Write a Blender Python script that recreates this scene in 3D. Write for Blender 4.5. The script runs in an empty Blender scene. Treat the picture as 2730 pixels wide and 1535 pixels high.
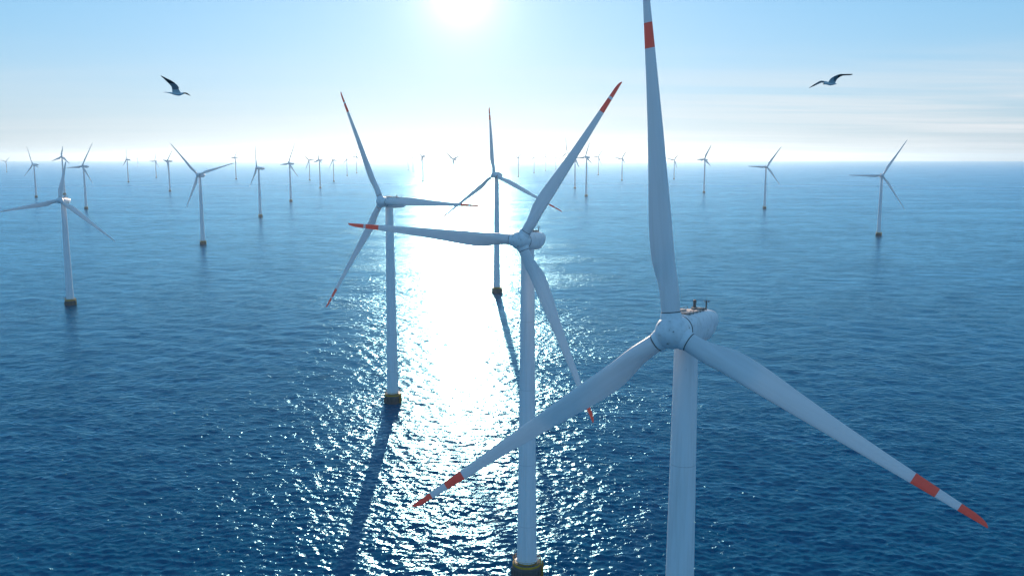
import bpy, bmesh, math, random
import numpy as np
from mathutils import Vector, Matrix

scene = bpy.context.scene
COL = scene.collection
rad = math.radians

# ------------------------------------------------------------------ camera
cam_d = bpy.data.cameras.new("camera")
cam_d.sensor_fit = 'HORIZONTAL'
cam_d.sensor_width = 36.0
cam_d.lens = 36.0 * 2400.0 / 2730.0
cam_d.clip_start = 1.0
cam_d.clip_end = 200000.0
cam = bpy.data.objects.new("camera", cam_d)
COL.objects.link(cam)
CAM_H = 100.0
PITCH = math.atan(345.5 / 2400.0)
cam.location = (0, 0, CAM_H)
cam.rotation_euler = (rad(90) - PITCH, 0, 0)
scene.camera = cam

# ------------------------------------------------------------------ light
SUN_EL = rad(10.0)
SUN_AZ = rad(-3.1)                      # a little left of straight ahead (+Y)
sun_dir = Vector((math.sin(SUN_AZ) * math.cos(SUN_EL), math.cos(SUN_AZ) * math.cos(SUN_EL), math.sin(SUN_EL)))
sun_d = bpy.data.lights.new("sun", 'SUN')
sun_d.energy = 2.4
sun_d.angle = rad(0.53)
sun_d.color = (1.0, 0.75, 0.55)
sun = bpy.data.objects.new("sun", sun_d)
COL.objects.link(sun)
sun.rotation_euler = (-sun_dir).to_track_quat('-Z', 'Y').to_euler()

PALE_H = 0.07
SKY_STRENGTH = 0.15
world = bpy.data.worlds.new("World")
scene.world = world
world.use_nodes = True
wn, wl = world.node_tree.nodes, world.node_tree.links
wn.clear()
w_out = wn.new('ShaderNodeOutputWorld')
w_bg = wn.new('ShaderNodeBackground')
w_bg.inputs['Strength'].default_value = SKY_STRENGTH
w_sky = wn.new('ShaderNodeTexSky')
w_sky.sky_type = 'NISHITA'
w_sky.sun_disc = False
w_sky.sun_elevation = SUN_EL
w_sky.sun_rotation = SUN_AZ
w_sky.altitude = 0
w_sky.air_density = 1.0
w_sky.dust_density = 0.02
w_sky.ozone_density = 10.0
# thin cirrus low over the horizon: noise on a high flat layer
w_tc = wn.new('ShaderNodeTexCoord')
w_sep = wn.new('ShaderNodeSeparateXYZ')
wl.new(w_tc.outputs['Generated'], w_sep.inputs[0])


def wmath(op, a, b=None, clamp=False):
    n = wn.new('ShaderNodeMath')
    n.operation = op
    n.use_clamp = clamp
    for i, v in enumerate((a, b)):
        if v is None:
            continue
        if isinstance(v, (int, float)):
            n.inputs[i].default_value = v
        else:
            wl.new(v, n.inputs[i])
    return n.outputs[0]


wz = wmath('MAXIMUM', w_sep.outputs['Z'], 0.0)
w_comb = wn.new('ShaderNodeCombineXYZ')
wl.new(w_sep.outputs['X'], w_comb.inputs[0])
wl.new(w_sep.outputs['Y'], w_comb.inputs[1])
wl.new(wz, w_comb.inputs[2])
wl.new(w_comb.outputs[0], w_sky.inputs['Vector']) if 'Vector' in w_sky.inputs else None
wden = wmath('ADD', wz, 0.035)
w_pl = wn.new('ShaderNodeCombineXYZ')
wl.new(wmath('DIVIDE', w_sep.outputs['X'], wden), w_pl.inputs[0])
wl.new(wmath('DIVIDE', w_sep.outputs['Y'], wden), w_pl.inputs[1])
w_map = wn.new('ShaderNodeMapping')
w_map.inputs['Scale'].default_value = (0.16, 0.5, 1.0)
w_map.inputs['Rotation'].default_value = (0, 0, rad(14))
wl.new(w_pl.outputs[0], w_map.inputs['Vector'])
w_no = wn.new('ShaderNodeTexNoise')
w_no.inputs['Scale'].default_value = 1.0
w_no.inputs['Detail'].default_value = 7.0
w_no.inputs['Roughness'].default_value = 0.6
w_no.inputs['Distortion'].default_value = 0.4
wl.new(w_map.outputs[0], w_no.inputs['Vector'])
w_cl = wn.new('ShaderNodeMapRange')
w_cl.inputs['From Min'].default_value = 0.40
w_cl.inputs['From Max'].default_value = 0.68
wl.new(w_no.outputs['Fac'], w_cl.inputs['Value'])
# clouds thin out upward and sit on the right-hand side of the view
w_hi = wn.new('ShaderNodeMapRange')
w_hi.inputs['From Min'].default_value = 0.12
w_hi.inputs['From Max'].default_value = 0.05
wl.new(wz, w_hi.inputs['Value'])
w_rt = wn.new('ShaderNodeMapRange')
w_rt.inputs['From Min'].default_value = -0.05
w_rt.inputs['From Max'].default_value = 0.40
w_rt.inputs['To Min'].default_value = 0.25
wl.new(w_sep.outputs['X'], w_rt.inputs['Value'])
w_fac = wmath('MULTIPLY', wmath('MULTIPLY', w_cl.outputs[0], w_hi.outputs[0]), w_rt.outputs[0], True)
w_mix = wn.new('ShaderNodeMix')
w_mix.data_type = 'RGBA'
wl.new(wmath('MULTIPLY', w_fac, 1.0), w_mix.inputs['Factor'])
# far-off marine haze paling the lowest few degrees of the sky
w_low = wmath('POWER', 2.718, wmath('MULTIPLY', wz, -1 / PALE_H))
w_pale = wn.new('ShaderNodeMix')
w_pale.data_type = 'RGBA'
wl.new(wmath('MULTIPLY', w_low, 0.9), w_pale.inputs['Factor'])
w_tint = wn.new('ShaderNodeMix')
w_tint.data_type = 'RGBA'
w_tint.blend_type = 'MULTIPLY'
w_tint.inputs['Factor'].default_value = 1.0
w_gam = wn.new('ShaderNodeGamma')
w_gam.inputs['Gamma'].default_value = 0.46
wl.new(w_sky.outputs[0], w_gam.inputs['Color'])
wl.new(w_gam.outputs[0], w_tint.inputs['A'])
w_tint.inputs['B'].default_value = (1.50, 1.38, 1.34, 1)
wl.new(w_tint.outputs['Result'], w_pale.inputs['A'])
w_pale.inputs['B'].default_value = (1.85, 2.14, 2.36, 1)
# the sun's own aureole: a tight bright core in a wide soft veil
w_dot = wn.new('ShaderNodeVectorMath')
w_dot.operation = 'DOT_PRODUCT'
wl.new(w_tc.outputs['Generated'], w_dot.inputs[0])
w_dot.inputs[1].default_value = tuple(sun_dir)
w_ang = wmath('ARCCOSINE', wmath('MINIMUM', w_dot.outputs['Value'], 1.0))
w_core = wmath('MULTIPLY', wmath('POWER', 2.718, wmath('MULTIPLY', w_ang, -1 / rad(1.4))), 4.5)
w_veil = wmath('MULTIPLY', wmath('POWER', 2.718, wmath('MULTIPLY', w_ang, -1 / rad(10.0))), 1.05)
w_glow = wn.new('ShaderNodeMix')
w_glow.data_type = 'RGBA'
w_glow.blend_type = 'ADD'
w_glow.inputs['B'].default_value = (1.0, 0.86, 0.70, 1)
w_glow.clamp_factor = False
wl.new(wmath('ADD', w_core, w_veil), w_glow.inputs['Factor'])
wl.new(w_pale.outputs['Result'], w_glow.inputs['A'])
wl.new(w_glow.outputs['Result'], w_mix.inputs['A'])
w_mix.inputs['B'].default_value = (2.65, 2.78, 2.9, 1)
wl.new(w_mix.outputs['Result'], w_bg.inputs['Color'])
wl.new(w_bg.outputs[0], w_out.inputs['Surface'])

scene.view_settings.view_transform = 'Standard'
scene.view_settings.look = 'None'
scene.view_settings.exposure = 1.0
scene.view_settings.gamma = 1.0
scene.cycles.use_denoising = True
scene.cycles.max_bounces = 6
scene.cycles.sample_clamp_indirect = 4.0
scene.cycles.sample_clamp_direct = 9.0
scene.cycles.use_adaptive_sampling = False

# ------------------------------------------------------------------ helpers
def tag(o, label=None, cat=None, group=None, kind=None):
    for k, v in (('label', label), ('category', cat), ('group', group), ('kind', kind)):
        if v:
            o[k] = v


def empty(name, loc, rotz=0.0):
    o = bpy.data.objects.new(name, None)
    o.empty_display_size = 2.0
    o.location = loc
    o.rotation_euler = (0, 0, rotz)
    COL.objects.link(o)
    return o


def part(name, mesh, parent, loc=(0, 0, 0), rot=(0, 0, 0), scale=(1, 1, 1)):
    o = bpy.data.objects.new(name, mesh)
    o.parent = parent
    o.location, o.rotation_euler, o.scale = loc, rot, scale
    COL.objects.link(o)
    return o


def smooth(me, angle=35):
    for p in me.polygons:
        p.use_smooth = True
    try:
        me.set_sharp_from_angle(angle=rad(angle))
    except Exception:
        pass


def mesh_of(name, bm, mats, smooth_angle=35):
    bmesh.ops.recalc_face_normals(bm, faces=bm.faces)
    me = bpy.data.meshes.new(name)
    bm.to_mesh(me)
    bm.free()
    for m in mats:
        me.materials.append(m)
    if smooth_angle:
        smooth(me, smooth_angle)
    return me


def lathe(bm, prof, n=48, mats=None, axis='Z', cap=True):
    """prof: list of (radius, z). mats: material index per band."""
    rings = []
    for r, z in prof:
        ring = []
        for i in range(n):
            a = 2 * math.pi * i / n
            if axis == 'Z':
                co = (r * math.cos(a), r * math.sin(a), z)
            else:                           # along -Y (towards the rotor's front)
                co = (r * math.cos(a), -z, r * math.sin(a))
            ring.append(bm.verts.new(co))
        rings.append(ring)
    for k in range(len(rings) - 1):
        for i in range(n):
            f = bm.faces.new((rings[k][i], rings[k][(i + 1) % n], rings[k + 1][(i + 1) % n], rings[k + 1][i]))
            f.material_index = mats[k] if mats else 0
    if cap:
        f = bm.faces.new(rings[0][::-1])
        f.material_index = mats[0] if mats else 0
        f = bm.faces.new(rings[-1])
        f.material_index = mats[-1] if mats else 0
    return rings


def tube(bm, pts, r, n=8, mi=0):
    rings = []
    pts = [Vector(p) for p in pts]
    for i, p in enumerate(pts):
        d = (pts[min(i + 1, len(pts) - 1)] - pts[max(i - 1, 0)]).normalized()
        u = d.orthogonal().normalized()
        v = d.cross(u)
        rr = r[i] if isinstance(r, (list, tuple)) else r
        rings.append([bm.verts.new(p + (u * math.cos(2 * math.pi * k / n) + v * math.sin(2 * math.pi * k / n)) * rr)
                      for k in range(n)])
    for a, b in zip(rings, rings[1:]):
        # orthogonal() may flip between rings: match the nearest start
        off = min(range(n), key=lambda s: (a[0].co - b[s].co).length)
        for k in range(n):
            f = bm.faces.new((a[k], a[(k + 1) % n], b[(k + 1 + off) % n], b[(k + off) % n]))
            f.material_index = mi
    for ring in (rings[0], rings[-1]):
        f = bm.faces.new(ring)
        f.material_index = mi


def box(bm, c, s, mi=0, bevel=0.0, rotz=0.0):
    r = bmesh.ops.create_cube(bm, size=1.0)
    M = Matrix.Translation(c) @ Matrix.Rotation(rotz, 4, 'Z') @ Matrix.Diagonal((s[0], s[1], s[2], 1))
    bmesh.ops.transform(bm, matrix=M, verts=r['verts'])
    fs = {f for v in r['verts'] for f in v.link_faces}
    for f in fs:
        f.material_index = mi
    if bevel:
        es = list({e for v in r['verts'] for e in v.link_edges})
        bmesh.ops.bevel(bm, geom=es, offset=bevel, segments=2, affect='EDGES', profile=0.5)


# ------------------------------------------------------------------ materials
def new_mat(name):
    m = bpy.data.materials.new(name)
    m.use_nodes = True
    nt = m.node_tree
    return m, nt.nodes, nt.links, nt.nodes['Principled BSDF']


def painted(name, base, grime, amount=0.3, rough=0.38, scale=0.5, stretch=0.15, spots=True, glow=0.0, spot_at=0.735):
    """paint with faint rain streaks, cloudy soiling and a few dark chips"""
    m, N, L, bs = new_mat(name)
    tc = N.new('ShaderNodeTexCoord')
    mp = N.new('ShaderNodeMapping')
    mp.inputs['Scale'].default_value = (scale * 3, scale * 3, scale * stretch)
    L.new(tc.outputs['Object'], mp.inputs['Vector'])
    n1 = N.new('ShaderNodeTexNoise')
    n1.inputs['Scale'].default_value = 1.0
    n1.inputs['Detail'].default_value = 6
    n1.inputs['Roughness'].default_value = 0.62
    L.new(mp.outputs[0], n1.inputs['Vector'])
    r1 = N.new('ShaderNodeMapRange')
    r1.inputs['From Min'].default_value = 0.45
    r1.inputs['From Max'].default_value = 0.85
    r1.inputs['To Max'].default_value = amount
    L.new(n1.outputs['Fac'], r1.inputs['Value'])
    mx = N.new('ShaderNodeMix')
    mx.data_type = 'RGBA'
    mx.inputs['A'].default_value = (*base, 1)
    mx.inputs['B'].default_value = (*grime, 1)
    L.new(r1.outputs[0], mx.inputs['Factor'])
    col = mx.outputs['Result']
    if spots:
        n2 = N.new('ShaderNodeTexNoise')
        n2.inputs['Scale'].default_value = 1.15
        n2.inputs['Detail'].default_value = 3
        L.new(tc.outputs['Object'], n2.inputs['Vector'])
        r2 = N.new('ShaderNodeMapRange')
        r2.inputs['From Min'].default_value = spot_at
        r2.inputs['From Max'].default_value = spot_at + 0.035
        r2.inputs['To Max'].default_value = 0.7
        L.new(n2.outputs['Fac'], r2.inputs['Value'])
        mx2 = N.new('ShaderNodeMix')
        mx2.data_type = 'RGBA'
        L.new(r2.outputs[0], mx2.inputs['Factor'])
        L.new(col, mx2.inputs['A'])
        mx2.inputs['B'].default_value = (0.06, 0.055, 0.05, 1)
        col = mx2.outputs['Result']
    L.new(col, bs.inputs['Base Color'])
    rr = N.new('ShaderNodeMapRange')
    rr.inputs['To Min'].default_value = rough
    rr.inputs['To Max'].default_value = rough + 0.2
    L.new(n1.outputs['Fac'], rr.inputs['Value'])
    L.new(rr.outputs[0], bs.inputs['Roughness'])
    if glow:                                  # thin glass-fibre shell: sunlight from behind shines through
        tr = N.new('ShaderNodeBsdfTranslucent')
        L.new(col, tr.inputs['Color'])
        ms = N.new('ShaderNodeMixShader')
        ms.inputs[0].default_value = glow
        L.new(bs.outputs[0], ms.inputs[1])
        L.new(tr.outputs[0], ms.inputs[2])
        L.new(ms.outputs[0], N['Material Output'].inputs['Surface'])
    return m


M_WHITE = painted('white_tower_paint', (0.82, 0.86, 0.88), (0.42, 0.41, 0.37), 0.38)
M_BLADE = painted('white_blade_gelcoat', (0.82, 0.86, 0.88), (0.46, 0.46, 0.43), 0.32, rough=0.33, scale=0.35, spots=False, glow=0.15)
M_NAC = painted('white_nacelle_fibreglass', (0.82, 0.86, 0.88), (0.26, 0.25, 0.21), 0.42, scale=0.4, stretch=3.0, spot_at=0.665)
M_RED = painted('red_blade_paint', (0.82, 0.20, 0.13), (0.6, 0.2, 0.15), 0.3, scale=0.35, spots=False, glow=0.29)
M_SEAM = painted('dark_seam', (0.06, 0.065, 0.07), (0.03, 0.03, 0.03), 0.5, rough=0.6, spots=False)
M_YELLOW = painted('yellow_deck_paint', (0.58, 0.33, 0.02), (0.16, 0.09, 0.04), 0.8, rough=0.5, scale=0.8)
M_CONC = painted('wet_concrete', (0.10, 0.10, 0.095), (0.035, 0.04, 0.03), 0.8, rough=0.6, scale=0.8)
M_STEEL = painted('weathered_steel', (0.13, 0.125, 0.12), (0.20, 0.09, 0.05), 0.6, rough=0.45, scale=2.0, spots=False)
M_RUST = painted('faded_red_frame_paint', (0.62, 0.50, 0.43), (0.45, 0.2, 0.12), 0.7, rough=0.5, scale=1.5, spots=False)

# ------------------------------------------------------------------ sea
def make_sea():
    rng = np.random.default_rng(7)
    na = 1500
    half = rad(43)
    ang = np.linspace(-half, half, na)
    dep = np.linspace(rad(48), rad(1.35), 1050)
    r_near = CAM_H / np.tan(dep)
    r_far = np.geomspace(r_near[-1] * 1.03, 36000.0, 60)
    rr = np.concatenate([r_near, r_far])
    nr = len(rr)
    R, A = np.meshgrid(rr, ang, indexing='ij')
    X = R * np.sin(A)
    Y = R * np.cos(A)
    dr = np.gradient(rr)[:, None]
    Z = np.zeros_like(X)
    DX = np.zeros_like(X)
    DY = np.zeros_like(X)
    nw = 100
    main = rad(205)                         # waves travel towards the viewer, slightly left
    lam = np.geomspace(1.3, 26.0, nw) * rng.uniform(0.93, 1.07, nw)
    for i in range(nw):
        th = main + rng.normal(0, 0.85)
        k = 2 * math.pi / lam[i]
        slope = 0.010 if lam[i] > 12 else (0.017 if lam[i] > 5 else 0.042)
        amp = slope / k
        fade = np.clip(((lam[i] / (2.0 * dr) - 1.0)*1.3), 0, 1)
        if lam[i] > 8:
            fade = fade * np.clip((9000 - R) / 6000, 0, 1)
        ph = k * (X * math.sin(th) + Y * math.cos(th)) + rng.uniform(0, 2 * math.pi)
        Z += fade * amp * np.cos(ph)
        q = 0.75
        DX -= q * fade * amp * math.sin(th) * np.sin(ph)
        DY -= q * fade * amp * math.cos(th) * np.sin(ph)
    # gusts: calmer and rougher patches
    gust = (0.8 + 0.25 * np.sin(X * 0.013 + 1.7 * np.sin(Y * 0.0045 + 0.6)) * np.cos(Y * 0.0062 - X * 0.0035))
    edge = np.clip((half - np.abs(A)) / rad(4), 0, 1) * np.clip((R - rr[0]) / 12, 0, 1)
    Z *= edge * gust
    X = X + DX * edge * gust
    Y = Y + DY * edge * gust
    co = np.stack([X, Y, Z], -1).reshape(-1, 3)
    idx = np.arange(nr * na).reshape(nr, na)
    q1 = np.stack([idx[:-1, :-1], idx[:-1, 1:], idx[1:, 1:], idx[1:, :-1]], -1).reshape(-1, 4)
    faces = [q1]
    # the rest of the disc, flat
    base = len(co)
    oa = np.linspace(half, 2 * math.pi - half, 140)
    orr = np.array([rr[0], 200, 600, 2000, 6000, 15000, 36000.0])
    R2, A2 = np.meshgrid(orr, oa, indexing='ij')
    co2 = np.stack([R2 * np.sin(A2), R2 * np.cos(A2), 0 * R2], -1).reshape(-1, 3)
    i2 = base + np.arange(len(orr) * len(oa)).reshape(len(orr), len(oa))
    q2 = np.stack([i2[:-1, :-1], i2[:-1, 1:], i2[1:, 1:], i2[1:, :-1]], -1).reshape(-1, 4)
    faces.append(q2)
    # small inner disc as quads strips: centre ring
    b3 = base + len(co2)
    fa = np.concatenate([ang, oa[1:-1]])
    ring = np.stack([rr[0] * np.sin(fa), rr[0] * np.cos(fa), 0 * fa], -1)
    ring_in = ring * 0.01
    co3 = np.concatenate([ring, ring_in])
    m = len(fa)
    i3 = b3 + np.arange(m)
    j3 = b3 + m + np.arange(m)
    q3 = np.stack([j3, np.roll(j3, -1), np.roll(i3, -1), i3], -1)
    faces.append(q3)
    V = np.concatenate([co, co2, co3]).astype(np.float32)
    Fq = np.concatenate(faces).astype(np.int32)
    me = bpy.data.meshes.new('sea')
    me.vertices.add(len(V))
    me.vertices.foreach_set('co', V.ravel())
    me.loops.add(Fq.size)
    me.loops.foreach_set('vertex_index', Fq.ravel())
    me.polygons.add(len(Fq))
    me.polygons.foreach_set('loop_start', np.arange(0, Fq.size, 4, dtype=np.int32))
    me.polygons.foreach_set('use_smooth', np.ones(len(Fq), dtype=bool))
    me.update(calc_edges=True)
    return me


def sea_material():
    m, N, L, bs = new_mat('sea_water')
    geo = N.new('ShaderNodeNewGeometry')
    N.remove(bs)
    out = N['Material Output']
    body = N.new('ShaderNodeBsdfDiffuse')
    body.inputs['Color'].default_value = SEA_BODY
    gls = N.new('ShaderNodeBsdfGlossy')
    gls.distribution = 'BECKMANN'
    gls.inputs['Color'].default_value = SEA_GLOSS
    fr = N.new('ShaderNodeFresnel')
    fr.inputs['IOR'].default_value = 1.333
    fp = N.new('ShaderNodeMath')
    fp.operation = 'POWER'
    fp.inputs[1].default_value = 1.33
    L.new(fr.outputs[0], fp.inputs[0])
    fk = N.new('ShaderNodeMath')
    fk.operation = 'MULTIPLY'
    fk.inputs[1].default_value = SEA_REFL     # seen through a polarising filter: little reflection at steep angles
    L.new(fp.outputs[0], fk.inputs[0])
    mixs = N.new('ShaderNodeMixShader')
    L.new(body.outputs[0], mixs.inputs[1])
    gl2 = N.new('ShaderNodeBsdfGlossy')       # crisp glints on the finest ripples
    gl2.distribution = 'BECKMANN'
    gl2.inputs['Color'].default_value = (1, 1, 1, 1)
    both = N.new('ShaderNodeMixShader')
    both.inputs[0].default_value = 0.34
    L.new(gls.outputs[0], both.inputs[1])
    L.new(gl2.outputs[0], both.inputs[2])
    L.new(both.outputs[0], mixs.inputs[2])
    L.new(mixs.outputs[0], out.inputs['Surface'])

    def noise(scale, detail, rough, sx=1.0, rot=0.0, dist=0.0):
        mp = N.new('ShaderNodeMapping')
        mp.inputs['Scale'].default_value = (scale * sx, scale, scale)
        mp.inputs['Rotation'].default_value = (0, 0, rot)
        L.new(geo.outputs['Position'], mp.inputs['Vector'])
        n = N.new('ShaderNodeTexNoise')
        n.inputs['Scale'].default_value = 1.0
        n.inputs['Detail'].default_value = detail
        n.inputs['Roughness'].default_value = rough
        n.inputs['Distortion'].default_value = dist
        L.new(mp.outputs[0], n.inputs['Vector'])
        return n.outputs['Fac']
    # chop below the mesh waves, 4 m down to 0.25 m
    chop = noise(0.42, 3.5, 0.55, 0.75, rad(20), 0.5)
    # long patches of wind-roughened water
    gust = noise(0.011, 3, 0.55, 0.35, rad(12))
    gr = N.new('ShaderNodeMapRange')
    gr.inputs['From Min'].default_value = 0.3
    gr.inputs['From Max'].default_value = 0.7
    gr.inputs['To Min'].default_value = 0.45
    gr.inputs['To Max'].default_value = 1.5
    L.new(gust, gr.inputs['Value'])
    mul = N.new('ShaderNodeMath')
    mul.operation = 'MULTIPLY'
    L.new(chop, mul.inputs[0])
    L.new(gr.outputs[0], mul.inputs[1])
    bp = N.new('ShaderNodeBump')
    bp.inputs['Strength'].default_value = 1.0
    bp.inputs['Distance'].default_value = SEA_BUMP
    L.new(mul.outputs[0], bp.inputs['Height'])
    # mean surface and wave facets both count for how much is mirrored
    sc1 = N.new('ShaderNodeVectorMath')
    sc1.operation = 'SCALE'
    sc1.inputs['Scale'].default_value = SEA_FACET
    L.new(bp.outputs[0], sc1.inputs[0])
    ad = N.new('ShaderNodeVectorMath')
    ad.inputs[1].default_value = (0, 0, 1 - SEA_FACET)
    L.new(sc1.outputs[0], ad.inputs[0])
    nm = N.new('ShaderNodeVectorMath')
    nm.operation = 'NORMALIZE'
    L.new(ad.outputs[0], nm.inputs[0])
    L.new(nm.outputs[0], fr.inputs['Normal'])
    L.new(bp.outputs[0], gls.inputs['Normal'])
    L.new(bp.outputs[0], gl2.inputs['Normal'])
    # slicks and cat's paws: long darker and lighter streaks of the surface
    sl = noise(0.10, 6, 0.66, 0.36, rad(8), 0.8)
    sr = N.new('ShaderNodeMapRange')
    sr.inputs['From Min'].default_value = 0.3
    sr.inputs['From Max'].default_value = 0.7
    sr.inputs['To Min'].default_value = 0.55
    sr.inputs['To Max'].default_value = 1.45
    L.new(sl, sr.inputs['Value'])
    sm = N.new('ShaderNodeMath')
    sm.operation = 'MULTIPLY'
    L.new(fk.outputs[0], sm.inputs[0])
    L.new(sr.outputs[0], sm.inputs[1])
    L.new(sm.outputs[0], mixs.inputs[0])
    # far from here each pixel holds many waves: their slopes act as roughness
    ln = N.new('ShaderNodeVectorMath')
    ln.operation = 'LENGTH'
    L.new(geo.outputs['Position'], ln.inputs[0])
    rg = N.new('ShaderNodeMapRange')
    rg.inputs['From Min'].default_value = 400
    rg.inputs['From Max'].default_value = 4000
    rg.inputs['To Min'].default_value = SEA_R0
    rg.inputs['To Max'].default_value = SEA_R1
    L.new(ln.outputs['Value'], rg.inputs['Value'])
    L.new(rg.outputs[0], gl2.inputs['Roughness'])
    rk = N.new('ShaderNodeMath')
    rk.operation = 'MULTIPLY'
    rk.inputs[1].default_value = 1.0
    L.new(rg.outputs[0], rk.inputs[0])
    L.new(rk.outputs[0], gls.inputs['Roughness'])
    return m


SEA_BUMP = 0.75
SEA_R0 = 0.23
SEA_R1 = 0.28
SEA_BODY = (0.0, 0.094, 0.178, 1)
SEA_GLOSS = (0.06, 0.67, 1.0, 1)
SEA_REFL = 1.15
SEA_FACET = 0.85
sea_me = make_sea()
sea_me.materials.append(sea_material())
sea = bpy.data.objects.new('sea', sea_me)
COL.objects.link(sea)
tag(sea, 'blue rippled sea with a band of sun glitter', kind='structure')


# ------------------------------------------------------------------ turbine meshes
BL = 45.0                                   # blade mesh length from the hub centre


def blade_mesh(name, banded, n=28, cuts=(0.785, 0.855, 0.918)):
    """blade along +Z; +X is the trailing edge, +Y faces upwind"""
    bm = bmesh.new()
    st = [2.45, 2.75, 3.3, 4.2, 5.2, 6.3, 7.5, 8.8, 10.2, 12, 14, 16.5, 19, 22, 25, 28, 31, 34]
    marks = [c * BL for c in cuts]
    st = sorted(set(st + [37, 40.3, 43, 44, 44.6, 44.9, 45] + marks))
    rings = []

    def lerp(x, xs, ys):
        return float(np.interp(x, xs, ys))
    for z in st:
        chord = lerp(z, [2.45, 3.5, 5, 7, 9, 11, 14, 19, 25, 31, 36, 40, 43, 44.2, 44.75, 45],
                     [2.3, 2.32, 2.5, 2.9, 3.22, 3.3, 3.12, 2.62, 2.06, 1.6, 1.27, 1.0, 0.8, 0.6, 0.38, 0.1])
        thick = lerp(z, [2.45, 3.5, 5, 7, 9, 12, 16, 22, 30, 38, 44, 45],
                     [2.3, 2.28, 2.05, 1.6, 1.28, 0.95, 0.72, 0.5, 0.32, 0.2, 0.1, 0.03])
        b = lerp(z, [2.45, 3.2, 9, 45], [0, 0, 1, 1])       # 0 circle, 1 airfoil
        b = b * b * (3 - 2 * b)
        tw = -rad(lerp(z, [2.45, 8, 14, 22, 32, 45], [17, 15, 9, 5, 2, 0]))
        lead = 1.15 * (1 - b) + b * lerp(z, [9, 14, 25, 45], [1.02, 0.95, 0.66, 0.05])
        bend = 0.5 * (z / BL) ** 2
        ring = []
        for i in range(n):
            a = 2 * math.pi * i / n
            cx, cy = math.cos(a), math.sin(a)
            # airfoil in unit chord: x from 0 (leading) to 1 (trailing)
            x = 0.5 * (1 + cx)
            t = 2.6 * (0.2969 * math.sqrt(max(x, 0)) - 0.126 * x - 0.3516 * x * x + 0.2843 * x ** 3 - 0.1036 * x ** 4) * 2 * 0.96
            ya = (0.5 if cy >= 0 else -0.42) * t * 1.65
            ya += math.copysign(0.11 * x, cy) if abs(cy) > 1e-6 else 0.0
            ex = x * chord - lead
            px = (1 - b) * cx * chord * 0.5 + b * ex
            py = (1 - b) * cy * thick * 0.5 + b * ya * thick
            qx = px * math.cos(tw) - py * math.sin(tw)
            qy = px * math.sin(tw) + py * math.cos(tw)
            ring.append(bm.verts.new((qx, qy + bend, z)))
        rings.append((z, ring))
    for (z0, a), (z1, c) in zip(rings, rings[1:]):
        zm = (z0 + z1) / 2
        mi = 0
        if banded and (marks[0] < zm < marks[1] or zm > marks[2]):
            mi = 1
        for i in range(n):
            f = bm.faces.new((a[i], a[(i + 1) % n], c[(i + 1) % n], c[i]))
            f.material_index = mi
    bm.faces.new(rings[0][1][::-1])
    f = bm.faces.new(rings[-1][1])
    f.material_index = 1 if banded else 0
    return mesh_of(name, bm, [M_BLADE, M_RED] if banded else [M_BLADE], 50)


def root_ring_mesh():
    bm = bmesh.new()
    lathe(bm, [(1.10, 2.36), (1.185, 2.38), (1.185, 2.47), (1.10, 2.49)], 40)
    return mesh_of('root_ring', bm, [M_SEAM])


def hub_mesh():
    """rounded nose cone, axis along -Y (upwind)"""
    bm = bmesh.new()
    prof = [(1.55, -2.05), (1.95, -1.95), (2.06, -1.5), (2.12, -0.6), (2.12, 0.0), (2.05, 0.5), (1.9, 1.0), (1.62, 1.5),
            (1.25, 1.9), (0.8, 2.2), (0.4, 2.36), (0.1, 2.42)]
    lathe(bm, prof, 56, axis='Y')
    return mesh_of('hub', bm, [M_NAC], 40)


def socket_mesh():
    bm = bmesh.new()
    lathe(bm, [(1.42, 1.3), (1.34, 1.9), (1.24, 2.2), (1.22, 2.36)], 40)
    return mesh_of('blade_socket', bm, [M_NAC], 40)


def nacelle_mesh(n=40):
    """long rounded housing from the hub back along +Y, origin at the hub centre"""
    bm = bmesh.new()
    # y, half width, top, bottom, squareness
    secs = [(2.12, 1.55, 1.55, -1.6, 2.2), (2.14, 1.92, 1.85, -1.95, 2.3), (2.6, 2.0, 1.98, -2.08, 2.6), (4.2, 2.05, 2.06, -2.2, 3.0),
            (7.5, 2.05, 2.1, -2.2, 3.2), (11.0, 2.02, 2.1, -2.05, 3.2), (12.8, 1.95, 2.05, -1.6, 3.0), (14.0, 1.78, 1.9, -0.95, 2.8),
            (14.7, 1.5, 1.6, -0.4, 2.6), (14.95, 1.1, 1.2, 0.0, 2.4), (15.0, 0.5, 0.8, 0.3, 2.2)]
    rings = []
    for y, w, t, b, p in secs:
        ring = []
        for i in range(n):
            a = 2 * math.pi * i / n
            c, s = math.cos(a), math.sin(a)
            e = 2.0 / p
            x = w * math.copysign(abs(c) ** e, c)
            zc, zh = (t + b) / 2, (t - b) / 2
            pe = e if s > 0 else min(1.0, e * 1.25)
            z = zc + zh * math.copysign(abs(s) ** pe, s)
            ring.append(bm.verts.new((x, y if y < 3 else 3 + (y - 3) * 1.06, z)))
        rings.append(ring)
    for a, c in zip(rings, rings[1:]):
        for i in range(n):
            bm.faces.new((a[i], a[(i + 1) % n], c[(i + 1) % n], c[i]))
    bm.faces.new(rings[0])
    bm.faces.new(rings[-1])
    return mesh_of('nacelle', bm, [M_NAC], 42)


def collar_mesh():
    bm = bmesh.new()
    lathe(bm, [(1.86, -2.13), (1.99, -2.15), (1.99, -2.06), (1.86, -2.04)], 48, axis='Y')
    return mesh_of('rotor_seal', bm, [M_SEAM])


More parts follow.
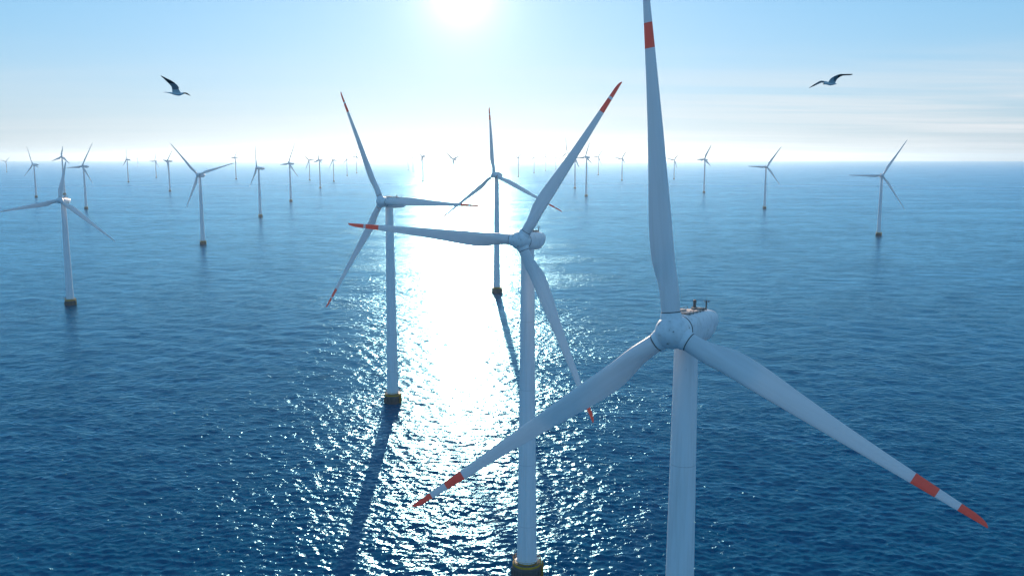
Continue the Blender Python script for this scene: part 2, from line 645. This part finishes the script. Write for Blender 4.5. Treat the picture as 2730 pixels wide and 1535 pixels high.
def hatch_mesh():
    """low roof frame with rails, weathered red and white"""
    bm = bmesh.new()
    box(bm, (0.0, 6.3, 2.16), (2.0, 6.4, 0.14), 0, 0.03)
    box(bm, (0.25, 9.9, 2.26), (1.5, 1.6, 0.34), 1, 0.05)
    box(bm, (-0.55, 5.2, 2.34), (0.7, 2.0, 0.24), 0, 0.04)
    for x in (-1.1, 1.1):
        tube(bm, [(x, 3.4, 2.46), (x, 9.6, 2.5)], 0.035, 6, 1)
        for k in range(5):
            y = 3.4 + k * 1.55
            tube(bm, [(x, y, 1.95), (x, y, 2.5)], 0.03, 6, 1)
    return mesh_of('roof_hatch', bm, [M_RUST, M_STEEL], 30)


def light_mesh():
    bm = bmesh.new()
    tube(bm, [(0, 0, 0), (0, 0, 0.9), (0, 0, 1.0), (0, 0, 1.5)], [0.34, 0.2, 0.3, 0.26], 12, 0)
    box(bm, (0, 0, 0.12), (0.9, 0.6, 0.24), 0, 0.04)
    tube(bm, [(0, 0, 1.5), (0, 0, 1.62)], [0.18, 0.05], 10, 1)
    return mesh_of('warning_light', bm, [M_STEEL, M_RED], 40)


def vane_mesh():
    bm = bmesh.new()
    tube(bm, [(0, 0, 0), (0, 0, 1.75)], [0.13, 0.1], 10, 0)
    tube(bm, [(-0.35, 0, 1.5), (0.35, 0, 1.5)], 0.04, 6, 0)
    box(bm, (0.38, 0, 1.62), (0.16, 0.3, 0.22), 0, 0.03)
    tube(bm, [(-0.36, 0, 1.5), (-0.36, 0, 1.75)], [0.03, 0.09], 8, 0)
    tube(bm, [(0, 0, 1.75), (0, 0, 2.4)], [0.03, 0.015], 6, 0)
    return mesh_of('wind_vane', bm, [M_STEEL], 40)


TOWER_H = 75.0


def tower_mesh():
    bm = bmesh.new()
    prof, mats = [], []
    seams = [9.0, 24.0, 42.0, 58.0]
    zs = [0, 0.25]
    for s in seams:
        zs += [s, s + 0.09]
    zs += [TOWER_H - 1.2, TOWER_H]
    for z in zs:
        r = 2.42 + (1.5 - 2.42) * (z / TOWER_H) ** 0.9
        if z in (0, 0.25):
            r += 0.16
        prof.append((r, z))
    prof.insert(2, (2.42, 0.27))
    k = [0, 0]
    for i in range(len(prof) - 1):
        z0, z1 = prof[i][1], prof[i + 1][1]
        mats.append(1 if any(abs(z0 - s) < 1e-6 for s in seams) else 0)
    lathe(bm, prof, 64, mats)
    return mesh_of('tower', bm, [M_WHITE, M_TSEAM], 40)


M_TSEAM = painted('tower_weld_seam', (0.62, 0.65, 0.66), (0.35, 0.36, 0.37), 0.9, rough=0.5, scale=2.0, stretch=1.0, spots=False)


def door_mesh():
    bm = bmesh.new()
    box(bm, (0, -2.50, 1.55), (1.0, 0.16, 2.1), 0, 0.05)
    box(bm, (0.3, -2.60, 1.5), (0.1, 0.06, 0.3), 1, 0.01)
    return mesh_of('tower_door', bm, [M_STEEL, M_SEAM], 30)


def foundation_mesh():
    bm = bmesh.new()
    lathe(bm, [(4.3, -3.0), (4.6, -0.2), (4.75, 0.3), (4.75, 2.5), (4.6, 2.7)], 48)
    for k in range(10):
        a = 2 * math.pi * (k + 0.4) / 10
        tube(bm, [(4.88 * math.cos(a), 4.88 * math.sin(a), -1.5), (4.88 * math.cos(a), 4.88 * math.sin(a), 2.1)], 0.2, 8, 0)
    return mesh_of('foundation', bm, [M_CONC], 35)


def deck_mesh():
    bm = bmesh.new()
    lathe(bm, [(4.2, 2.7), (4.65, 2.74), (4.65, 3.1), (4.6, 3.12), (4.6, 3.5), (4.4, 3.6), (2.7, 3.62)], 48, [1, 1, 1, 0, 0, 1])
    lathe(bm, [(2.95, 3.62), (2.9, 3.98), (2.62, 4.0)], 40, [0, 0])
    return mesh_of('deck', bm, [M_YELLOW, M_STEEL], 35)


def railing_mesh():
    bm = bmesh.new()
    R = 4.45
    nseg = 48
    for h in (0.55, 1.12):
        pts = [(R * math.cos(2 * math.pi * i / nseg), R * math.sin(2 * math.pi * i / nseg), 3.6 + h) for i in range(nseg + 1)]
        tube(bm, pts, 0.055, 6)
    for k in range(20):
        a = 2 * math.pi * k / 20
        tube(bm, [(R * math.cos(a), R * math.sin(a), 3.55), (R * math.cos(a), R * math.sin(a), 4.74)], 0.05, 6)
    return mesh_of('railing', bm, [M_YELLOW], 40)


def landing_mesh():
    bm = bmesh.new()
    for s in (-0.7, 0.7):
        tube(bm, [(5.25, s, -2.5), (5.25, s, 3.7), (4.6, s, 4.0)], 0.16, 8)
        tube(bm, [(4.6, s, 0.8), (5.25, s, 0.8)], 0.1, 6)
        tube(bm, [(4.6, s, 2.3), (5.25, s, 2.3)], 0.1, 6)
    for k in range(16):
        tube(bm, [(5.2, -0.3, -1.4 + k * 0.33), (5.2, 0.3, -1.4 + k * 0.33)], 0.035, 6)
    for s in (-0.3, 0.3):
        tube(bm, [(5.2, s, -2.0), (5.2, s, 4.7)], 0.05, 6)
    return mesh_of('boat_landing', bm, [M_YELLOW], 40)


def crane_mesh():
    bm = bmesh.new()
    tube(bm, [(-4.1, -0.6, 3.6), (-4.1, -0.6, 5.3)], 0.16, 8)
    tube(bm, [(-3.8, -0.6, 5.2), (-7.2, -1.1, 5.45)], [0.14, 0.09], 8)
    tube(bm, [(-4.1, -0.6, 4.4), (-5.6, -0.82, 5.3)], 0.07, 6)
    tube(bm, [(-7.1, -1.08, 5.4), (-7.1, -1.08, 4.6)], 0.03, 6)
    return mesh_of('davit_crane', bm, [M_STEEL], 40)


ME = dict(blade=blade_mesh('blade', False), banded=blade_mesh('banded_blade', True), redtip=blade_mesh('red_tip_blade', True, cuts=(0.815, 0.892, 0.906)), ring=root_ring_mesh(), hub=hub_mesh(),
          socket=socket_mesh(), nacelle=nacelle_mesh(), seal=collar_mesh(), hatch=hatch_mesh(), light=light_mesh(),
          vane=vane_mesh(), tower=tower_mesh(), door=door_mesh(), foundation=foundation_mesh(), deck=deck_mesh(),
          railing=railing_mesh(), landing=landing_mesh(), crane=crane_mesh())

TILT = rad(5)


def wind_turbine(key, X, Y, psi, hubz, ov, blades, label):
    k = max(1.0, hubz / 84.0)               # the tallest ones are bigger machines all over
    root = empty('wind_turbine', (X, Y, 0), -rad(psi))
    tag(root, label, 'wind turbine', 'white offshore wind turbines standing in the sea')
    near = Y < 1300
    mid = Y < 2600
    wide = 1.0 if Y < 1200 else (1.3 if mid else 1.8)    # the far rows carry broader blades
    fn = part('foundation', ME['foundation'], root, scale=(0.75 * k, 0.75 * k, 1))
    dk = part('deck', ME['deck'], root, scale=(0.75 * k, 0.75 * k, 1))
    if mid:
        part('railing', ME['railing'], dk)
        part('davit_crane', ME['crane'], dk)
    if near:
        part('boat_landing', ME['landing'], fn)
    # the rotor axis tilts up by TILT: drop of the nacelle line between hub and tower
    z_axis = hubz - ov * math.tan(TILT)
    top = z_axis - 1.6 * k
    tw = part('tower', ME['tower'], root, (0, 0, 4.0), scale=(k, k, (top - 4.0) / TOWER_H))
    if mid:
        part('tower_door', ME['door'], tw, (0, 0, 0), (0, 0, rad(160)), (1, 1, TOWER_H / (top - 4.0)))
    hubloc = (0, -ov, hubz)
    tilt = (-TILT, 0, 0)                    # local -Y lifts
    nac = part('nacelle', ME['nacelle'], root, hubloc, tilt, (k, k, k))
    if mid:
        part('roof_hatch', ME['hatch'], nac)
        part('warning_light', ME['light'], nac, (-0.35, 10.2, 2.30), scale=(0.8, 0.8, 0.72))
        part('wind_vane', ME['vane'], nac, (0.75, 11.9, 2.05), scale=(0.85, 0.85, 0.72))
    hub = part('hub', ME['hub'], root, hubloc, tilt, (k, k, k))
    if mid:
        part('rotor_seal', ME['seal'], nac)
    Mt = Matrix.Rotation(-TILT, 4, 'X')
    banded = key in BANDED
    for ang, L in blades:
        a = rad(ang)
        b = Vector((math.cos(a), 0, math.sin(a)))
        c = Vector((-math.sin(a), 0, math.cos(a)))
        n = Vector((0, -1, 0))
        R3 = Matrix((c, n, b)).transposed()
        Rm = (Mt.to_3x3() @ R3)
        eul = Rm.to_euler()
        bl = part('blade', ME[('banded' if key == 'A' else 'redtip') if banded else 'blade'], root, hubloc, eul, (k * wide, k * wide, L / BL))
        if banded:
            tag(bl, 'white blade with two red bands at the tip')
        if mid:
            part('root_ring', ME['ring'], bl, scale=(1 / wide, 1 / wide, BL / L * k))
            so = bpy.data.objects.new('blade_socket', ME['socket'])
            so.parent = hub
            so.rotation_euler = R3.to_euler()
            COL.objects.link(so)
    return root


BANDED = {'A', 'B', 'C', 'D'}
TURBINES = [
    ('A', 22.5, 114.0, 28, 78.9, 6.0, [(97.1, 44.4), (-142.5, 46.7), (-26.2, 39.6)]),
    ('B', -49.4, 363.1, 30, 82.9, 4.83, [(116.9, 49.3), (-0.9, 46.4), (-121.3, 51.8)]),
    ('C', 3.6, 206.0, 18, 81.8, 5.77, [(57.4, 40.8), (176.1, 42.8), (-65.4, 43.3)]),
    ('D', -11.4, 671.8, 17, 88.0, 6.44, [(95.2, 49.1), (-141.4, 58.1), (-26.7, 58.5)]),
    ('E', -304.7, 613.3, -6, 72.0, 6.0, [(78.4, 26.6), (-38.7, 44.7), (-169.4, 42.4)]),
    ('F', -1244.2, 2514.9, -5, 104.1, 4.06, [(204.4, 29.4), (78.7, 29.4), (318.1, 29.4)]),
    ('G', -1230.3, 2337.9, 32, 84.0, 3.28, [(119.7, 55.0), (345.1, 32.4), (219.1, 48.5)]),
    ('H', -849.7, 1800.8, 26, 84.1, 3.28, [(56.7, 54.8), (-176.1, 44.1), (-46.8, 47.4)]),
    ('I', -1610.1, 3804.0, 42, 95.0, 3.71, [(91.7, 47.8), (-7.7, 45.1), (222.0, 46.4)]),
    ('I2', -4607.5, 11185.0, 45, 95.4, 3.72, [(48.9, 52.8), (164.6, 52.0), (286.7, 52.4)]),
    ('J', -1839.7, 4689.7, 25, 86.0, 3.36, [(81.3, 45.5), (180.7, 46.2), (311.0, 45.8)]),
    ('K', -1044.3, 2762.7, 45, 91.8, 3.58, [(402.6, 48.6), (172.8, 31.3), (287.7, 39.9)]),
    ('M', -363.3, 1055.2, 8, 80.9, 4.42, [(132.4, 48.9), (16.8, 46.7), (-111.0, 40.5)]),
    ('N', -1321.0, 4341.3, 36, 102.8, 4.01, [(58.3, 42.5), (175.8, 41.7), (297.0, 42.1)]),
    ('O', -433.7, 1554.0, 45, 83.3, 3.88, [(99.0, 38.4), (-3.5, 28.5), (-121.9, 38.3)]),
    ('P', -516.6, 2110.6, 41, 88.0, 3.43, [(63.2, 53.4), (185.1, 32.9), (-37.1, 51.8)]),
    ('Q', -920.7, 4126.6, 20, 91.6, 3.57, [(137.2, 46.6), (364.5, 43.3), (250.8, 44.9)]),
    ('R', -648.2, 3060.4, 45, 94.5, 3.69, [(81.2, 35.9), (195.2, 32.0), (-24.2, 26.7)]),
    ('S', -767.8, 3905.8, 45, 92.0, 3.59, [(121.1, 46.8), (354.3, 42.3), (237.7, 44.6)]),
    ('T', -941.0, 5177.7, 21, 94.3, 3.68, [(108.3, 29.3), (-7.7, 30.1), (230.3, 36.9)]),
    ('U', -1043.0, 6094.6, 20, 112.4, 4.39, [(71.4, 61.0), (191.4, 61.0), (311.4, 61.0)]),
    ('V1', -883.8, 7722.2, 20, 103.2, 4.03, [(85.0, 56.0), (205.0, 56.0), (325.0, 56.0)]),
    ('V2', -741.1, 6802.8, 20, 106.1, 4.14, [(91.1, 57.6), (211.1, 57.6), (331.1, 57.6)]),
    ('W', -389.6, 3972.2, 45, 106.6, 4.16, [(136.5, 34.2), (374.0, 30.1), (255.3, 41.8)]),
    ('X', -197.0, 3080.6, 39, 96.0, 3.75, [(143.7, 49.7), (380.0, 37.4), (261.8, 43.6)]),
    ('Y', -372.8, 10211.2, 20, 129.2, 5.04, [(108.0, 70.1), (228.0, 70.1), (348.0, 70.1)]),
    ('Z', 34.4, 4885.7, 45, 102.0, 3.98, [(43.2, 64.6), (157.3, 38.1), (280.3, 53.0)]),
    ('AA', 149.0, 6110.5, 45, 102.5, 4.0, [(104.1, 49.0), (205.5, 31.4), (-13.8, 34.6)]),
    ('AB', 271.6, 7335.4, 20, 112.0, 4.37, [(84.8, 60.8), (204.8, 60.8), (324.8, 60.8)]),
    ('AC', 388.0, 8095.7, 20, 106.6, 7.8, [(105.7, 57.9), (225.7, 57.9), (345.7, 57.9)]),
    ('AD1', 211.1, 3040.4, 20, 100.0, 6.16, [(58, 42), (178, 36), (298, 36)]),
    ('AD2', 398.7, 6518.8, 20, 139.8, 10.23, [(97.5, 107.5), (217.5, 93.9), (337.5, 93.9)]),
    ('AE', 197.2, 2403.2, 45, 103.1, 5.14, [(72.0, 39.9), (184.8, 35.5), (325.4, 29.1)]),
    ('AF', 518.8, 5455.4, 20, 108.9, 7.97, [(53.4, 59.1), (173.4, 59.1), (293.4, 59.1)]),
    ('AG', 495.1, 4083.3, 27, 98.3, 3.84, [(58.0, 47.1), (172.2, 42.1), (-53.3, 28.2)]),
    ('AH', 775.6, 4341.3, 17, 91.5, 6.66, [(53.6, 39.2), (166.5, 48.0), (290.0, 43.6)]),
    ('AI', 564.1, 2658.6, 45, 96.7, 3.78, [(62.6, 46.2), (179.6, 27.3), (-39.8, 31.0)]),
    ('AJ', 506.2, 1809.2, 0, 83.2, 6.09, [(414.8, 48.2), (178.0, 38.0), (305.2, 44.6)]),
    ('AK', 478.8, 1173.9, 9, 78.0, 3.2, [(57.7, 54.1), (179.5, 42.1), (-56.9, 51.6)]),
    ('AL', -3629.0, 6518.8, 11, 76.0, 3.2, [(162.9, 54.4), (282.9, 54.4), (42.9, 54.4)]),
]
LABELS = {
    'A': 'largest white turbine with red banded blade tips, its foot below the picture',
    'B': 'white turbine with red tipped blades whose long shadow darkens the sun glitter',
    'C': 'white turbine with red tipped blades, standing on a yellow railed base inside the sun glitter',
    'D': 'pale turbine bleached by sun glare, one blade straight up, behind the two red tipped turbines',
    'E': 'big turbine without red tips whose level blade runs off the left edge',
    'F': 'turbine hidden behind the short raised blade of the big left-edge turbine',
    'G': 'slim turbine standing just left of the big left-edge turbine rotor',
    'H': 'turbine with a level blade just right of the big left-edge turbine rotor',
    'I': 'slim turbine with one blade upright, first to the right of the level-bladed left one',
    'I2': 'tiny faint turbine on the horizon beside the slim upright-bladed left turbine',
    'J': 'faint thin turbine left of the pair standing under the big V-bladed turbine',
    'K': 'slim bluish turbine directly left of the big V-bladed turbine',
    'M': 'turbine with two blades spread in a wide V on a yellow base, third blade hanging',
    'N': 'small faint turbine behind the right-hand blade tip of the V-bladed turbine',
    'O': 'turbine with one blade upright and its nacelle seen side on, right of the V-bladed turbine',
    'P': 'turbine on a yellow base with one blade leaning right, last before the glitter starts',
    'Q': 'faint turbine with a blade leaning left, first past the last yellow-based left turbine',
    'R': 'slim dark turbine with an upright blade, middle of three at the glitter edge',
    'S': 'slim pale turbine with a left-leaning blade, rightmost of three at the glitter edge',
    'T': 'tiny turbine on the horizon left of the large glitter-side turbine blade',
    'U': 'thin faint mast-like turbine on the horizon touching the large raised red tipped blade',
    'V1': 'ghostly small turbine in the glare, left one of a faint close pair',
    'V2': 'ghostly small turbine in the glare, right one of a faint close pair',
    'W': 'brownish small turbine in the glare right of the faint close pair',
    'X': 'slim turbine in the bright glare with two blades in an open V',
    'Y': 'barely visible distant turbine in the glare beside the bleached turbine',
    'Z': 'slim turbine with a right-leaning blade just right of the bleached turbine',
    'AA': 'small pale turbine with an upright blade, second right of the bleached turbine',
    'AB': 'very faint turbine on the horizon, left one of two before the crossing red tipped blade',
    'AC': 'very faint turbine on the horizon, right one of two before the crossing red tipped blade',
    'AD1': 'turbine whose rotor hides behind the right-leaning red tipped blade',
    'AD2': 'distant tall turbine with an upright blade, its tower behind the right-leaning red tipped blade',
    'AE': 'turbine with a right-leaning blade just right of the red tipped blade it stands beside',
    'AF': 'barely visible turbine in the haze right of the right-leaning red tipped blade',
    'AG': 'slim turbine alone on the horizon just left of the largest turbine upright blade',
    'AH': 'small faint turbine on the horizon just right of the largest turbine upright blade',
    'AI': 'turbine on a small base, third from the right edge of the row',
    'AJ': 'turbine with a level left blade, second from the right edge of the row',
    'AK': 'large turbine on a rusty yellow base, last of the row towards the right edge',
    'AL': 'faint turbine cut by the left edge on the horizon',
}

for row in TURBINES:
    wind_turbine(*row, LABELS[row[0]])


# ------------------------------------------------------------------ gulls
def bird_material(name, base, var):
    m, N, L, bs = new_mat(name)
    tc = N.new('ShaderNodeTexCoord')
    n = N.new('ShaderNodeTexNoise')
    n.inputs['Scale'].default_value = 22
    n.inputs['Detail'].default_value = 4
    L.new(tc.outputs['Object'], n.inputs['Vector'])
    mx = N.new('ShaderNodeMix')
    mx.data_type = 'RGBA'
    mx.inputs['A'].default_value = (*base, 1)
    mx.inputs['B'].default_value = (*var, 1)
    L.new(n.outputs['Fac'], mx.inputs['Factor'])
    L.new(mx.outputs['Result'], bs.inputs['Base Color'])
    bs.inputs['Roughness'].default_value = 0.8
    return m


F_WHITE = bird_material('white_plumage', (0.8, 0.8, 0.8), (0.7, 0.7, 0.7))
F_GREY = bird_material('grey_wing_plumage', (0.36, 0.37, 0.39), (0.26, 0.27, 0.29))
F_DARK = bird_material('black_wing_tip_and_shade', (0.05, 0.05, 0.056), (0.08, 0.08, 0.088))  # black tips, plus backlit wing shade painted into the outer wings
F_BEAK = bird_material('yellow_beak', (0.5, 0.25, 0.04), (0.4, 0.18, 0.03))


def loft(bm, secs, n=14):
    """secs: (centre, u, v) half-axes of ellipses"""
    rings = []
    for c, u, v in secs:
        rings.append([bm.verts.new(Vector(c) + Vector(u) * math.cos(2 * math.pi * i / n) + Vector(v) * math.sin(2 * math.pi * i / n))
                      for i in range(n)])
    for a, b in zip(rings, rings[1:]):
        for i in range(n):
            bm.faces.new((a[i], a[(i + 1) % n], b[(i + 1) % n], b[i]))
    bm.faces.new(rings[0])
    bm.faces.new(rings[-1])


def gull(px, py, label, body, wings, beak, eye, paint):
    """body: (x, y, half height, half depth); wings: list of (le, te, depth) per station, all in metres
    (x right, y up, depth away), built about the bird's centre and carried to its place 25 m out"""
    D = 25.0
    bm = bmesh.new()
    S = lambda x, y, d: Vector((x, d, y))
    secs = []
    for x, y, h, w, d in body:
        secs.append((S(x, y, d), S(0, h, 0), S(0, 0, w)))
    loft(bm, secs)
    for w in wings:
        ends = [(S(*le), S(*te), th) for le, te, th in w]
        mids = [(a + b) / 2 for a, b, th in ends]
        secs = []
        for q, (a, b, th) in enumerate(ends):
            u = (a - b) / 2
            span = mids[min(q + 1, len(mids) - 1)] - mids[max(q - 1, 0)]
            nrm = u.cross(span).normalized()
            secs.append((mids[q], u + u.normalized() * 0.004, nrm * max(th, 0.009)))
        loft(bm, secs)
    (bx, by, bd), (ex, ey, ed) = beak
    tube(bm, [S(bx, by, bd), S((bx + ex) / 2, (by + ey) / 2 + 0.002, (bd + ed) / 2), S(ex, ey, ed)], [0.014, 0.010, 0.004], 8)
    bmesh.ops.recalc_face_normals(bm, faces=bm.faces)
    me = bpy.data.meshes.new('raw')
    bm.to_mesh(me)
    bm.free()
    ob = bpy.data.objects.new('raw', me)
    COL.objects.link(ob)
    md = ob.modifiers.new('join', 'REMESH')
    md.mode = 'VOXEL'
    md.voxel_size = 0.004
    sm = ob.modifiers.new('soft', 'SMOOTH')
    sm.iterations = 1
    dg = bpy.context.evaluated_depsgraph_get()
    me2 = bpy.data.meshes.new_from_object(ob.evaluated_get(dg))
    bpy.data.objects.remove(ob)
    bpy.data.meshes.remove(me)
    me2.name = 'gull'
    me2.materials.clear()
    for m in (F_WHITE, F_GREY, F_DARK, F_BEAK):
        me2.materials.append(m)
    for p in me2.polygons:
        c = p.center
        p.use_smooth = True
        if (Vector(S(bx, by, bd)) - c).dot((Vector(S(bx, by, bd)) - Vector(S(ex, ey, ed))).normalized()) > -0.002 and (c - S(bx, by, bd)).length < 0.07 \
                and (c - S(bx, by, bd)).dot(S(ex, ey, ed) - S(bx, by, bd)) > 0:
            p.material_index = 3
        elif (c - S(*eye)).length < 0.009:
            p.material_index = 2
        else:
            p.material_index = paint(c.x, c.z)
    o = bpy.data.objects.new('gull', me2)
    COL.objects.link(o)
    # pixel of the bird's centre in the 2730-wide frame, carried out to 25 m
    f = 2400.0
    up = Vector((0, math.sin(PITCH), math.cos(PITCH)))
    fw = Vector((0, math.cos(PITCH), -math.sin(PITCH)))
    pos = Vector((0, 0, CAM_H)) + (fw + Vector((1, 0, 0)) * (px - 1365) / f - up * (py - 767.5) / f) * D
    o.location = pos
    az = math.atan2(pos.x, pos.y)
    el = math.atan2(pos.z - CAM_H, math.hypot(pos.x, pos.y))
    o.rotation_euler = (el * 0.5, 0, -az)
    tag(o, label, 'gull', 'gulls in flight')
    return o


def zpt(s, ox, oy):
    k = 25.0 / 2400.0 / s
    return lambda x, y, d=0.0: ((x - ox) * k, -(y - oy) * k, d)


z1 = zpt(19.31, 950, 1150)
K1 = 25.0 / 2400.0 / 19.31


def B1(x, y, h, w, d=0.0):
    p = z1(x, y)
    return (p[0], p[1], h * K1, w * K1, d)


gull(420 + 950 / 19.31, 190 + 1150 / 19.31, 'gull with one dark wing raised high, gliding in the sky above the left-hand turbines',
     [B1(350, 1110, 8, 30), B1(470, 1104, 14, 55), B1(600, 1118, 22, 60), B1(760, 1145, 48, 75), B1(930, 1172, 78, 95), B1(1080, 1185, 84, 98),
      B1(1190, 1172, 70, 80), B1(1290, 1140, 48, 55), B1(1345, 1128, 40, 45), B1(1385, 1126, 22, 25)],
     [[(z1(1200, 1130, -0.02), z1(770, 1120, -0.02), 0.020), (z1(1140, 1030, -0.05), z1(775, 1020, -0.05), 0.016),
       (z1(1088, 930, -0.09), z1(770, 910, -0.08), 0.013), (z1(1105, 850, -0.13), z1(750, 810, -0.11), 0.011), (z1(1030, 740, -0.17), z1(690, 740, -0.14), 0.010),
       (z1(900, 620, -0.21), z1(570, 610, -0.17), 0.009), (z1(740, 520, -0.25), z1(480, 520, -0.21), 0.008),
       (z1(560, 440, -0.29), z1(405, 440, -0.26), 0.007), (z1(400, 362, -0.32), z1(330, 380, -0.31), 0.006), (z1(280, 308, -0.35), z1(272, 316, -0.35), 0.004)],
      [(z1(1240, 1120, 0.04), z1(1010, 1135, 0.12), 0.016), (z1(1340, 1092, 0.12), z1(1240, 1120, 0.26), 0.012), (z1(1440, 1082, 0.22), z1(1390, 1132, 0.34), 0.010),
       (z1(1530, 1115, 0.32), z1(1490, 1160, 0.42), 0.008), (z1(1600, 1165, 0.40), z1(1580, 1190, 0.46), 0.006), (z1(1660, 1210, 0.5), z1(1650, 1218, 0.5), 0.004)]],
     (z1(1378, 1126, 0), z1(1470, 1150, 0)), z1(1345, 1112, -0.03),
     lambda x, z: 2 if (z > 480 * K1 or x > 400 * K1) else (1 if (z > 190 * K1 or x > 330 * K1) else 0))

z2 = zpt(19.82, 1250, 640)
K2 = 25.0 / 2400.0 / 19.82


def B2(x, y, h, w, d=0.0):
    p = z2(x, y)
    return (p[0], p[1], h * K2, w * K2, d)


gull(2150 + 1250 / 19.82, 190 + 640 / 19.82, 'gull with both long wings arched wide, gliding in the sky above the right-hand turbines',
     [B2(925, 655, 30, 30), B2(955, 652, 52, 50), B2(1010, 645, 62, 58), B2(1080, 640, 70, 66), B2(1170, 655, 90, 88), B2(1280, 672, 95, 95), B2(1390, 675, 68, 80),
      B2(1480, 680, 42, 70), B2(1560, 682, 20, 62), B2(1585, 682, 10, 55)],
     [[(z2(1160, 600, -0.03), z2(1510, 640, -0.03), 0.020), (z2(1195, 510, -0.08), z2(1535, 540, -0.06), 0.016), (z2(1280, 400, -0.14), z2(1580, 460, -0.10), 0.013),
       (z2(1420, 315, -0.21), z2(1660, 385, -0.16), 0.011), (z2(1600, 245, -0.28), z2(1760, 325, -0.24), 0.010), (z2(1760, 216, -0.34), z2(1860, 296, -0.31), 0.009),
       (z2(1920, 228, -0.40), z2(2000, 292, -0.38), 0.008), (z2(2120, 237, -0.46), z2(2160, 298, -0.45), 0.006), (z2(2270, 240, -0.5), z2(2260, 290, -0.5), 0.005), (z2(2330, 262, -0.52), z2(2320, 268, -0.52), 0.004)],
      [(z2(1160, 575, 0.06), z2(1120, 640, 0.16), 0.016), (z2(1040, 525, 0.14), z2(1000, 600, 0.2), 0.013), (z2(930, 508, 0.2), z2(900, 590, 0.27), 0.011),
       (z2(800, 476, 0.27), z2(800, 575, 0.33), 0.010), (z2(700, 500, 0.33), z2(690, 622, 0.38), 0.009), (z2(560, 575, 0.4), z2(560, 676, 0.44), 0.008),
       (z2(400, 670, 0.46), z2(410, 740, 0.5), 0.006), (z2(270, 765, 0.52), z2(280, 785, 0.54), 0.005), (z2(185, 822, 0.56), z2(190, 828, 0.56), 0.003)]],
     (z2(932, 668, 0), z2(880, 700, 0)), z2(965, 632, -0.028),
     lambda x, z: 2 if (x > 380 * K2 or x < -760 * K2) else (1 if (x > 180 * K2 and z > 90 * K2 or x < -300 * K2) else 0))

# ------------------------------------------------------------------ haze
HAZE = 3.3e-5
hm = bpy.data.materials.new('sea_haze')
hm.use_nodes = True
hn, hl = hm.node_tree.nodes, hm.node_tree.links
hn.clear()
ho = hn.new('ShaderNodeOutputMaterial')
pv = hn.new('ShaderNodeVolumePrincipled')
pv.inputs['Color'].default_value = (0.6, 0.82, 1.0, 1)
pv.inputs['Density'].default_value = HAZE
pv.inputs['Anisotropy'].default_value = 0.63
hl.new(pv.outputs[0], ho.inputs['Volume'])
bm = bmesh.new()
box(bm, (0, 0, 133), (75000, 75000, 274))
hz = bpy.data.objects.new('haze', mesh_of('haze', bm, [hm], 0))
COL.objects.link(hz)
tag(hz, 'pale sea haze', kind='stuff')
